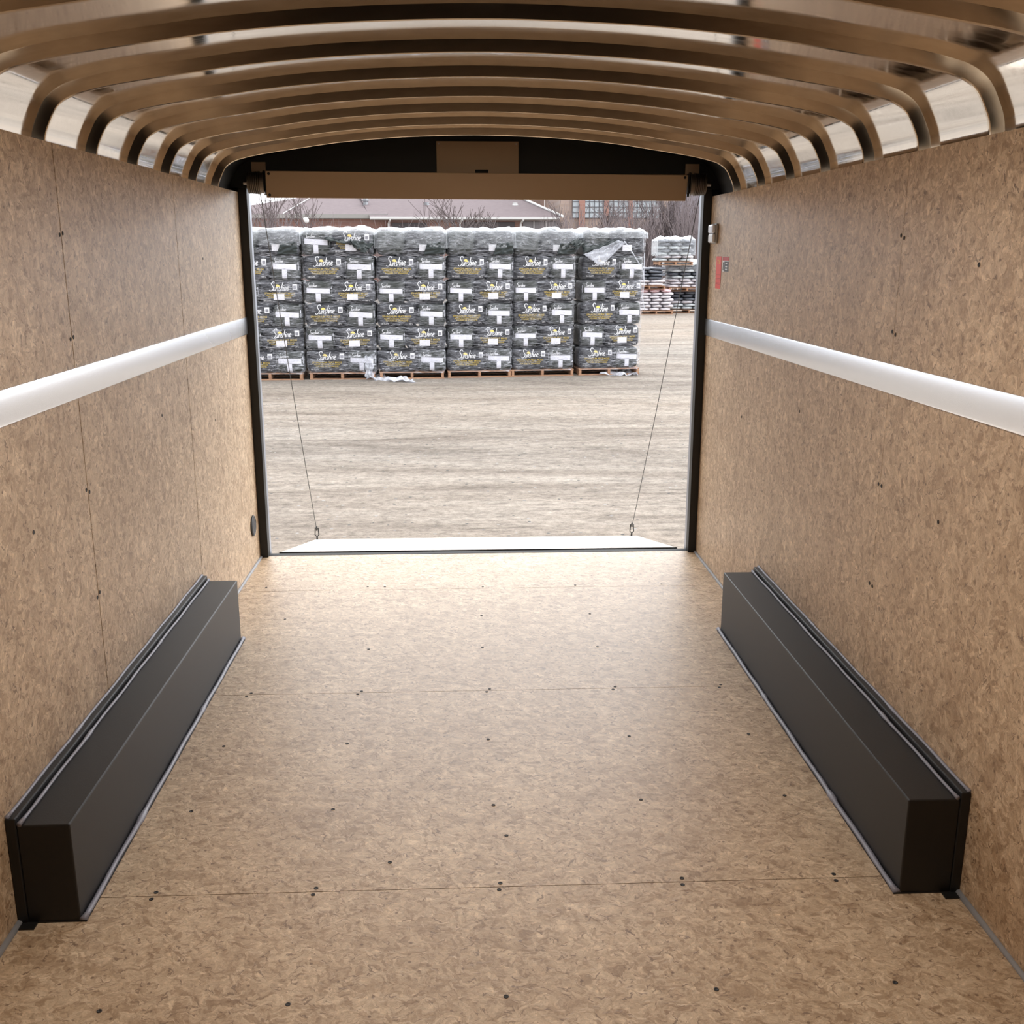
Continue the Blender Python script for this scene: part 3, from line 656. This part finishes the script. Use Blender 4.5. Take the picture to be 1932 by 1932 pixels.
for si in range(6):
    cx, yf = SX[si], SYF[si]; a = ROW_A*.9
    dpt = BD+BFW
    kx = KX[si]; a = math.radians([1, 0, 1.5, 5, 5, 6.5][si])
    def P(lx, ly, z, top=0): x, y = rotv(lx*kx, ly+dpt/2, a); return (cx+x, yf+y, G+z)
    if pal0 is None: pal0 = po = make_pallet()
    else: po = copy_tree(pal0)
    po.location = P(0, 0, 0); po.rotation_euler = (0, 0, a)
    tag(po, label='wooden pallet under the %s stack of black bales' % stackw[si], cat='pallet', group='pallets in the front row')
    z = .119; lays = []
    for li in range(6):
        h = LH[li]; zc = z+h/2; lays.append(z); drift = sx_top[si]*li/5+random.uniform(-.008, .008)
        tw = BFW+EW+.005; fl = (li % 2 == 0)                 # wide face on the left on odd layers
        xf = -tw/2+BFW/2 if fl else tw/2-BFW/2; xe = tw/2-EW/2 if fl else -tw/2+EW/2
        pos = ', %s layer of %s stack' % (layw[li], stackw[si])
        top_ = li == 5 and si != 1
        o = bale('face_top' if top_ else 'face' if fl else 'face_label', None, P(xf+drift, -dpt/2+BD/2+random.uniform(-.012, .012), zc), a)
        tag(o, label=('dark bale with one white label' if top_ else 'black bale showing printed side')+pos, cat='bale', group='peat moss bales in the front row'); o.scale = (kx, 1, h/BH)
        o = bale('back_end' if top_ else 'end', None, P(xe+drift, -dpt/2+BFW/2+random.uniform(-.012, .012), zc), a)
        tag(o, label=('plain dark bale end' if top_ else 'black bale showing white-taped end')+pos, cat='bale', group='peat moss bales in the front row'); o.scale = (kx, 1, h/BH)
        o = bale('back_face', None, P(-xf+drift, dpt/2-BD/2, zc), a); o.scale = (kx, 1, h/BH)
        tag(o, label='black bale lengthwise at the back'+pos, cat='bale', group='bales at the back of the front row')
        o = bale('back_end', None, P(-xe+drift, dpt/2-BFW/2, zc), a); o.scale = (kx, 1, h/BH)
        tag(o, label='black bale crosswise at the back'+pos, cat='bale', group='bales at the back of the front row')
        z += h
    H = z
    b, _, _ = film_shell(tw*kx+.02, dpt+.035, .10, H+.0, si, 84, lays)
    ov = sx_top[si]
    b.v = [(x+ov*zz/H, y, zz) for x, y, zz in b.v]
    o = b.build('stretch_film', M['film'], smooth=True, fix=False); o.location = P(0, 0, 0); o.rotation_euler = (0, 0, a)
    tag(o, label='clear stretch film wound around the %s stack of bales' % stackw[si], cat='film', group='stretch film around the bale stacks')
    b = hood_mesh(tw*kx+.03, dpt+.05, H+.035, [.22, .06, .26, .26, .28, .10][si], si)
    b.v = [(x+ov, y, zz) for x, y, zz in b.v]
    o = b.build('plastic_hood', M['hood'], smooth=True, fix=False); o.location = P(0, 0, 0); o.rotation_euler = (0, 0, a)
    tag(o, label='wrinkled white plastic hood over the top of the %s stack' % stackw[si], cat='plastic sheet', group='plastic hoods on the bale stacks')
# torn and loose sheeting
def sheet(name, corners, m, label, cat='plastic sheet', n=14, amp=.03, seed=0, group=None, fr=5):
    a, b_, c, d = [Vector(p) for p in corners]; org = (a+b_+c+d)/4; nrm = (b_-a).cross(d-a).normalized(); mb = MB(); vs = []
    for j in range(n+1):
        for i in range(n+1):
            u, v = i/n, j/n; p = a*(1-u)*(1-v)+b_*u*(1-v)+c*u*v+d*(1-u)*v
            k = noise.noise(Vector((u*fr+seed*3, v*fr, seed)))*amp+noise.noise(Vector((u*fr*3+seed, v*fr*3, 4)))*amp*.35
            vs.append(p+nrm*k-org+Vector((k*.6, 0, k*.5)))
    mb.add(vs, [(j*(n+1)+i, j*(n+1)+i+1, (j+1)*(n+1)+i+1, (j+1)*(n+1)+i) for j in range(n) for i in range(n)])
    o = mb.build(name, m, smooth=True, fix=False); o.location = org
    s = o.modifiers.new('thick', 'SOLIDIFY'); s.thickness = .004
    return tag(o, label=label, cat=cat, group=group)
for si, dx in ((0, .22), (2, .20), (3, .20), (4, .20)):
    k = KX[si]; a = math.radians([1, 0, 1.5, 5, 5, 6.5][si]); zt = G+.119+sum(LH)-.20
    def Q(lx, z): x, y = rotv(lx*k, -.035, a); return (SX[si]+sx_top[si]+x, SYF[si]+y, z)
    sheet('side_flap', [Q(dx, zt-.19), Q(.535, zt-.17), Q(.545, zt+.02), Q(dx+.06, zt-.01)], M['black_sheet'], 'dark flap of sheeting on the top right of the %s stack' % stackw[si], seed=20+si, amp=.02, group='side flaps on the bale stacks')
sheet('torn_sheet', [Vector((-2.333, 17.400, 1.842)), Vector((-1.582, 17.400, 1.692)), Vector((-1.532, 17.600, 1.888)), Vector((-2.356, 17.600, 1.920))], M['black_sheet'], 'torn dark sheet hanging over the top of the second stack', seed=1, amp=.05)
sheet('torn_flap', [Vector((-1.854, 17.380, 1.742)), Vector((-1.686, 17.380, 1.625)), Vector((-1.531, 17.450, 1.776)), Vector((-1.923, 17.420, 1.843))], M['black_sheet'], 'pointed dark flap hanging below the torn sheet on the second stack', seed=2, amp=.03)
sheet('black_wrap', [Vector((1.958, 17.860, 1.627)), Vector((2.611, 17.900, 1.819)), Vector((2.529, 18.100, 1.883)), Vector((1.946, 17.950, 1.854))], M['black_sheet'], 'pleated black sheet across the top of the rightmost stack', seed=3, amp=.06, fr=9)
sheet('black_scrap', [Vector((1.727, 17.750, 1.817)), Vector((1.834, 17.720, 1.696)), Vector((1.949, 17.800, 1.766)), Vector((1.877, 17.900, 1.879))], M['black_sheet'], 'crumpled black scrap between the fifth and rightmost stacks', seed=5, amp=.05)
sheet('black_scrap', [Vector((1.784, 18.500, 1.904)), Vector((2.250, 18.500, 1.905)), Vector((2.161, 18.700, 1.980)), Vector((1.897, 18.700, 1.971))], M['black_sheet'], 'folded black sheet lying behind the fifth stack top', seed=6, amp=.05)
sheet('black_scrap', [Vector((-0.240, 17.900, 1.885)), Vector((0.108, 17.900, 1.885)), Vector((0.074, 18.100, 1.949)), Vector((-0.088, 18.100, 1.957))], M['black_sheet'], 'small black sheet peak on the fourth stack', seed=8, amp=.03)
sheet('film_drape', [Vector((1.956, 17.840, 1.609)), Vector((2.263, 17.800, 1.417)), Vector((2.681, 17.880, 1.802)), Vector((2.574, 17.900, 1.845))], M['loose'], 'sheer film drape fanned across the rightmost stack', seed=9, amp=.04, fr=8)
sheet('film_tail', [Vector((-1.741, 17.360, -0.045)), Vector((-1.600, 17.360, -0.046)), Vector((-1.606, 17.300, -0.393)), Vector((-1.730, 17.300, -0.392))], M['loose'], 'white film tail hanging at the foot of the second stack', seed=10, amp=.05)
sheet('film_litter', [Vector((-1.740, 17.391, -0.430)), Vector((-0.864, 16.921, -0.430)), Vector((-1.029, 17.438, -0.430)), Vector((-1.690, 17.847, -0.430))], M['loose'], 'crumpled white film lying on the gravel before the third stack', seed=11, amp=.06)
sheet('film_litter', [Vector((2.283, 17.927, -0.430)), Vector((2.945, 17.741, -0.430)), Vector((3.038, 18.650, -0.430)), Vector((2.538, 18.412, -0.430))], M['loose'], 'crumpled white film on the gravel below the rightmost stack', seed=12, amp=.07)
o = MB().tube([Vector((2.662, 17.880, 1.828)), Vector((2.848, 17.860, 1.575)), Vector((2.991, 17.860, 1.346)), Vector((3.032, 17.900, 1.168)), Vector((3.004, 17.900, 0.901)), Vector((3.051, 17.920, 0.675))], .010, 6).build('film_rope', M['loose'], smooth=True)
tag(o, label='twisted film strand slanting down the right edge of the rightmost stack', cat='film')
o = MB().tube([Vector((3.025, 17.950, 1.627)), Vector((3.032, 17.950, 1.433)), Vector((3.022, 17.950, 1.167))], .008, 6).build('film_rope', M['loose'], smooth=True)
tag(o, label='short film strand down the corner of the rightmost stack', cat='film')

# ------------------------------------------------------------------ far pallets of bags
bag_me = {k: superbox(.42, .62, .115, 2.8, 5, .010, i).mesh('bag_'+k, M['bag_'+k], True) for i, k in enumerate(('white', 'dark', 'pink', 'pale'))}
def bag_stack(cx, cy, z0, rows, cols, nm, where, pw=1.16, hood=None):
    po = copy_tree(pal0); po.location = (cx, cy+.5, z0); po.rotation_euler = (0, 0, 0); po.scale = (pw/1.1, 1, 1)
    tag(po, label='pallet under the %s' % where, cat='pallet', group='pallets far behind')
    z = z0+.12
    for ri, k in enumerate(rows):
        for ci in range(cols):
            o = link(bpy.data.objects.new('filled_bag', bag_me[k])); wd = pw/cols
            o.location = (cx-pw/2+wd*(ci+.5)+(.05 if ri % 2 else -.05)+random.uniform(-.012, .012), cy+.31+random.uniform(-.02, .02), z+.052); o.scale = (wd/.42*1.04, 1, 1.0); o.rotation_euler = (0, random.uniform(-.03, .03), random.uniform(-.04, .04))
            tag(o, label='%s bag, %s row up, %s, on the %s' % (k, ordw[ri], ['left', 'middle', 'right'][ci] if cols == 3 else ['left', 'right'][ci], where), cat='bag', group='bags on the %s' % where)
            o2 = link(bpy.data.objects.new('filled_bag', bag_me[k])); o2.location = (o.location.x, cy+.85, z+.052); o2.scale = o.scale
            tag(o2, label='rear %s bag, %s row up, %s, on the %s' % (k, ordw[ri], ['left', 'middle', 'right'][ci] if cols == 3 else ['left', 'right'][ci], where), cat='bag', group='rear bags on the %s' % where)
        z += .104
    if hood:
        b = hood_mesh(pw+.08, 1.25, z-z0+.07, hood, int(cx*10) % 7, .12); o = b.build('plastic_hood', M['hood'], smooth=True, fix=False)
        o.location = (cx, cy+.55, z0); tag(o, label='white plastic hood over the %s' % where, cat='plastic sheet')
    return z
Z = bag_stack(6.60, 35.9, G, ['white']*6+['pink'], 3, '', 'far pallet of white bags')
bag_stack(6.34, 35.9, Z+.0, ['white', 'white', 'dark', 'dark', 'dark', 'dark'], 2, '', 'pallet atop the white bags', pw=1.06)
Z = bag_stack(7.90, 36.6, G+.0, ['pale', 'pale', 'white', 'dark', 'dark', 'dark', 'dark'][:6], 3, '', 'far lower right pallet', pw=1.25)
Z = bag_stack(7.78, 36.5, Z+.02, ['white', 'white', 'white', 'pale', 'dark', 'pale', 'dark', 'pale'], 3, '', 'far middle right pallet', pw=1.3, hood=.30)
bag_stack(7.30, 36.3, Z-.06, ['pale', 'white', 'pale', 'dark', 'pale', 'dark', 'dark'], 3, '', 'far topmost pallet', pw=1.2, hood=.55)

# ------------------------------------------------------------------ school building
BY = 70.
R = empty('school_building', (0, BY, G), label='long low brick building with mauve shingle roof across the back', cat='building')
def bpart(b, name, m, par=R, **k): b.v = [(x, y-BY, z-G) for x, y, z in b.v]; return b.build(name, m, par, **k)
b = MB(); b.box(-17.1, -4.9, BY+.6, BY+13.8, G, 3.75); b.box(-4.9, 6.3, BY+.2, BY+14, G, 3.72); bpart(b, 'wall', M['brick'])
b = MB(); b.box(-17.3, -4.95, BY+.1, BY+.6, 3.77, 4.03); b.box(-6.1, 6.3, BY-.4, BY+.1, 3.66, 3.78); bpart(b, 'fascia', M['fascia'])
b = MB(); b.box(-6.1, 6.3, BY-.5, BY-.4, 3.73, 3.86); bpart(b, 'gutter', M['trim_white'])
b = MB()
b.add([(-17.3, BY+.1, 4.03), (-5, BY+.1, 4.03), (-5, BY+9, 6.1), (-8, BY+9, 6.1), (-5, BY+14, 4), (-17.3, BY+14, 4)], [(0, 1, 2, 3), (3, 2, 4, 5), (0, 3, 5)])
b.add([(-6.1, BY-.4, 3.86), (6.5, BY-.4, 3.86), (2.0, BY+9, 6.4), (-8, BY+9, 6.4)], [(0, 1, 2, 3)])
bpart(b, 'roof', M['shingle'])
b = MB(); b.tube([(-11.75, BY+.0, 4.06), (-10.5, BY+6.0, 5.50)], .03, 6); b.tube([(6.5, BY-.42, 3.9), (2.0, BY+8.9, 6.45)], .09, 6); bpart(b, 'roof_edge', M['trim_white'])
for x in (-4.93, -.25, 3.75): bpart(MB().tube([(x+.15, BY-.45, 3.7), (x, BY+.05, 3.45), (x, BY+.05, G)], .07, 8), 'downspout', M['trim_white'])
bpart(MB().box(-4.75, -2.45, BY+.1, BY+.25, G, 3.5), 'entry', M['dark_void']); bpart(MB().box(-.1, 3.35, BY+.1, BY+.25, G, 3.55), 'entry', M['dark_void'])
bpart(MB().box(-.1, 1.6, BY+.02, BY+.12, G, 2.9), 'entry', M['grey_wall'])
b = MB(); b.box(3.9, 6.3, BY+.1, BY+.3, G, 3.6); bpart(b, 'infill_wall', M['grey_wall'])
for x in (4.6, 5.4): bpart(MB().box(x, x+.05, BY+.04, BY+.12, G, 3.6), 'post', M['trim_white'])
for x, z, m_ in ((-6.37, 4.83, 'galv'), (-2.416, 4.55, 'galv'), (3.38, 4.55, 'trim_white')):
    b = MB(); yy = BY+3; k = 1.043; zz = 1.65+(z-1.65)*k
    b.lathe([(.16*1.2, -.6), (.16, .1), (.26, .12), (.26, .18), (.17, .2), (.17, .33), (.0, .34)], 'z', (x*k, yy, zz-.1), 10); bpart(b, 'roof_vent', M[m_])
R2 = empty('gymnasium_block', (10, BY+1, G), label='taller tan brick block with large paned windows at the right', cat='building')
def bpart2(b, name, m, par=None, **k): b.v = [(x-10, y-BY-1, z-G) for x, y, z in b.v]; return b.build(name, m, par or R2, **k)
b = MB(); b.box(6.4, 13.75, BY+1, BY+14, G, 8); b.box(1.0, 6.4, BY+14.2, BY+20, G, 8); bpart2(b, 'wall', M['brick_tan'])
for x0, x1 in ((7.68, 8.08), (9.36, 9.68), (11.0, 11.28)): bpart2(MB().box(x0, x1, BY+.75, BY+1, G, 8), 'pilaster', M['brick_red'])
for x0, x1 in ((7.25, 7.68), (8.08, 9.36), (9.68, 11.0), (11.28, 13.2)):
    wo_ = bpart2(MB().box(x0, x1, BY+.93, BY+1.0, 3.85, 6.4), 'window', M['glass'])
    b = MB(); n = max(1, round((x1-x0)/.33)); [b.box(x0+(x1-x0)*i/n-.018, x0+(x1-x0)*i/n+.018, BY+.88, BY+.925, 3.85, 6.4) for i in range(n+1)]
    [b.box(x0, x1, BY+.885, BY+.92, z-.018, z+.018) for z in (3.85, 4.2, 4.55, 4.9, 5.25, 5.6, 5.95, 6.3)]
    b.v = [(x-10, y-BY-1, z-G) for x, y, z in b.v]; mo = b.build('mullion_grid', M['mullion'], wo_)
R3 = empty('annex_block', (18, BY+4, G), label='plain grey-mauve block behind the brush at the far right', cat='building')
b = MB(); b.box(13.8, 26, BY+4, BY+12, G, 7.5); b.v = [(x-18, y-BY-4, z-G) for x, y, z in b.v]; b.build('wall', M['lilac'], R3)
b = MB(); b.box(13.8, 26.1, BY+3.8, BY+12.1, 7.5, 7.8); b.v = [(x-18, y-BY-4, z-G) for x, y, z in b.v]; b.build('roof', M['shingle'], R3)

# ------------------------------------------------------------------ bare trees and brush
def tree(px, Y, top_y, label, spread=1., stems=1, seed=0, dens=1., cat='tree', name='bare_tree', m='bark', group='bare trees behind the bales'):
    rnd = random.Random(seed); X = (px-873.3)*.000494*Y; H = 1.65+(475-top_y)*.00049*Y-G
    T = MB(); Bn = MB()
    def grow(p, d, L, r, lv):
        n = 4; pts = [p]; dd = d.copy()
        for i in range(n):
            dd = (dd+Vector((rnd.uniform(-.12, .12), rnd.uniform(-.12, .12), rnd.uniform(-.02, .10)))).normalized(); pts.append(pts[-1]+dd*L/n)
        (T if lv == 0 else Bn).tube(pts, [max(.010, r*(1-.6*i/n)) for i in range(n+1)], 4 if lv else 6, cap=False)
        if lv >= 2+(stems == 1): return
        k = int([6, 5, 3][lv]*dens)+1
        for i in range(k):
            t = rnd.uniform(.25, 1) if lv else rnd.uniform(.22, 1)
            q0 = pts[min(int(t*n), n-1)].lerp(pts[min(int(t*n)+1, n)], t*n-int(t*n))
            a = rnd.uniform(0, 6.283); tilt = rnd.uniform(.4, 1.0)*spread
            nd = (dd*math.cos(tilt)+Vector((math.cos(a), math.sin(a)*.6, .15))*math.sin(tilt)).normalized()
            grow(q0, nd, L*rnd.uniform(.42, .62), r*.48, lv+1)
    for s in range(stems):
        a = rnd.uniform(0, 6.28); ti = 0 if stems == 1 else rnd.uniform(.05, .32)
        grow(Vector((rnd.uniform(-.15, .15)*stems**.5, rnd.uniform(-.2, .2), 0)), Vector((math.cos(a)*ti, math.sin(a)*ti*.5, 1)).normalized(), H*(.62 if stems == 1 else rnd.uniform(.55, .75)), .075 if stems == 1 else .035, 0)
    R = empty(name, (X, Y, G), label=label, cat=cat, group=group)
    T.build('trunk' if stems == 1 else 'stems', M[m], R, smooth=True, fix=False); Bn.build('branches', M[m], R, smooth=True, fix=False)
    return R
def brush(px, Y, wpx, top_y, label, seed=0, n=60):
    n = int(n*.6)
    rnd = random.Random(seed); X = (px-873.3)*.000494*Y; H = 1.65+(475-top_y)*.00049*Y-G; wd = wpx*.000494*Y
    b = MB()
    for i in range(n):
        x = rnd.gauss(0, wd*.28); h = H*rnd.uniform(.6, 1.02); lx = rnd.gauss(0, .10)*h+x*.25
        p = [Vector((x, rnd.uniform(-.5, .5), 0))]
        for k in range(1, 5): p.append(Vector((x+lx*(k/4)**1.3+rnd.uniform(-.05, .05), p[0].y+rnd.uniform(-.1, .1), h*k/4)))
        b.tube(p, [.018, .015, .012, .009, .007], 3, cap=False)
        for k in range(6):
            t = rnd.uniform(.3, .95); q0 = p[int(t*4)].lerp(p[min(int(t*4)+1, 4)], t*4-int(t*4)); L = h*rnd.uniform(.12, .28); sx_ = rnd.uniform(-.5, .5)
            b.tube([q0, q0+Vector((sx_*L, rnd.uniform(-.2, .2)*L, L*.7)), q0+Vector((sx_*L*1.3, 0, L*1.2))], [.008, .007, .005], 3, cap=False)
    R = empty('bare_shrub', (X, Y, G), label=label, cat='shrub', group='bare shrubs behind the bales')
    b.build('stems', M['twig'], R, fix=False); return R
tree(492, 50, 352, 'slender many-stemmed bare tree against the sky at far left', .55, 6, 1, .7)
tree(545, 52, 375, 'bare tree left of the forked one, before the roof slope', .8, 2, 2, 1.)
tree(592, 48, 366, 'bare forked tree holding a scrap of white plastic', .8, 1, 3, 1.2)
tree(640, 54, 420, 'low bare sapling over the second stack', .8, 2, 4, .9)
tree(770, 54, 424, 'low bare sapling before the dark entry', .9, 2, 5, .9)
tree(852, 48, 362, 'tallest spreading bare tree, behind the fourth stack', .95, 2, 6, 1.3)
tree(900, 50, 372, 'bare tree right of the tallest one, over the dark entry', .9, 1, 7, 1.2)
tree(945, 54, 385, 'small bare tree left of the grey infill wall', .9, 1, 17, 1.)
tree(1075, 50, 372, 'bare tree at the left edge of the windowed block', .8, 2, 8, 1.1)
tree(1115, 52, 376, 'bare tree before the second large window', .8, 1, 9, 1.1)
tree(1170, 50, 370, 'bare tree before the third large window', .7, 2, 10, 1.1)
tree(1238, 47, 360, 'bare tree before the corner of the windowed block', .6, 4, 11, 1.)
tree(1290, 46, 350, 'bare tree nearest the right doorway post', .6, 5, 12, 1.2)
for i, (px, wpx, ty, n, lab) in enumerate([(510, 70, 405, 60, 'dark bare shrub at the far left behind the leftmost stack'), (575, 60, 415, 50, 'bare shrub behind the gap of the first two stacks'), (640, 70, 428, 45, 'low bare shrub behind the second stack'),
        (760, 80, 430, 40, 'low bare shrub behind the third stack'), (1060, 60, 410, 70, 'bare shrub at the left of the windowed block'), (1115, 70, 405, 80, 'bare shrub below the second large window'),
        (1175, 70, 410, 90, 'bare shrub below the third large window'), (1215, 60, 390, 120, 'dense bare shrub behind the rightmost stack'), (1252, 60, 385, 120, 'dense bare shrub between the bale stacks and the far bags'),
        (1295, 70, 375, 130, 'dense bare shrub behind the far topmost bags'), (1340, 70, 375, 90, 'bare shrub partly behind the right doorway post'), (1225, 40, 440, 90, 'low thick shrub beside the far bags')]):
    brush(px, 44+(i % 3)*1.5, wpx, ty, lab, 30+i, n)
for p, s, lab in (((-6.99, 47.50, 3.01), .22, 'scrap of white plastic caught in the forked bare tree'), ((7.13, 43.00, 2.52), .15, 'small scrap of white plastic caught in the brush')):
    b = superbox(s*1.4, s*.5, s, 2.2, 5, s*.35, 3); o = b.build('plastic_scrap', M['plastic_bag'], smooth=True); o.location = p; tag(o, label=lab, cat='plastic scrap')
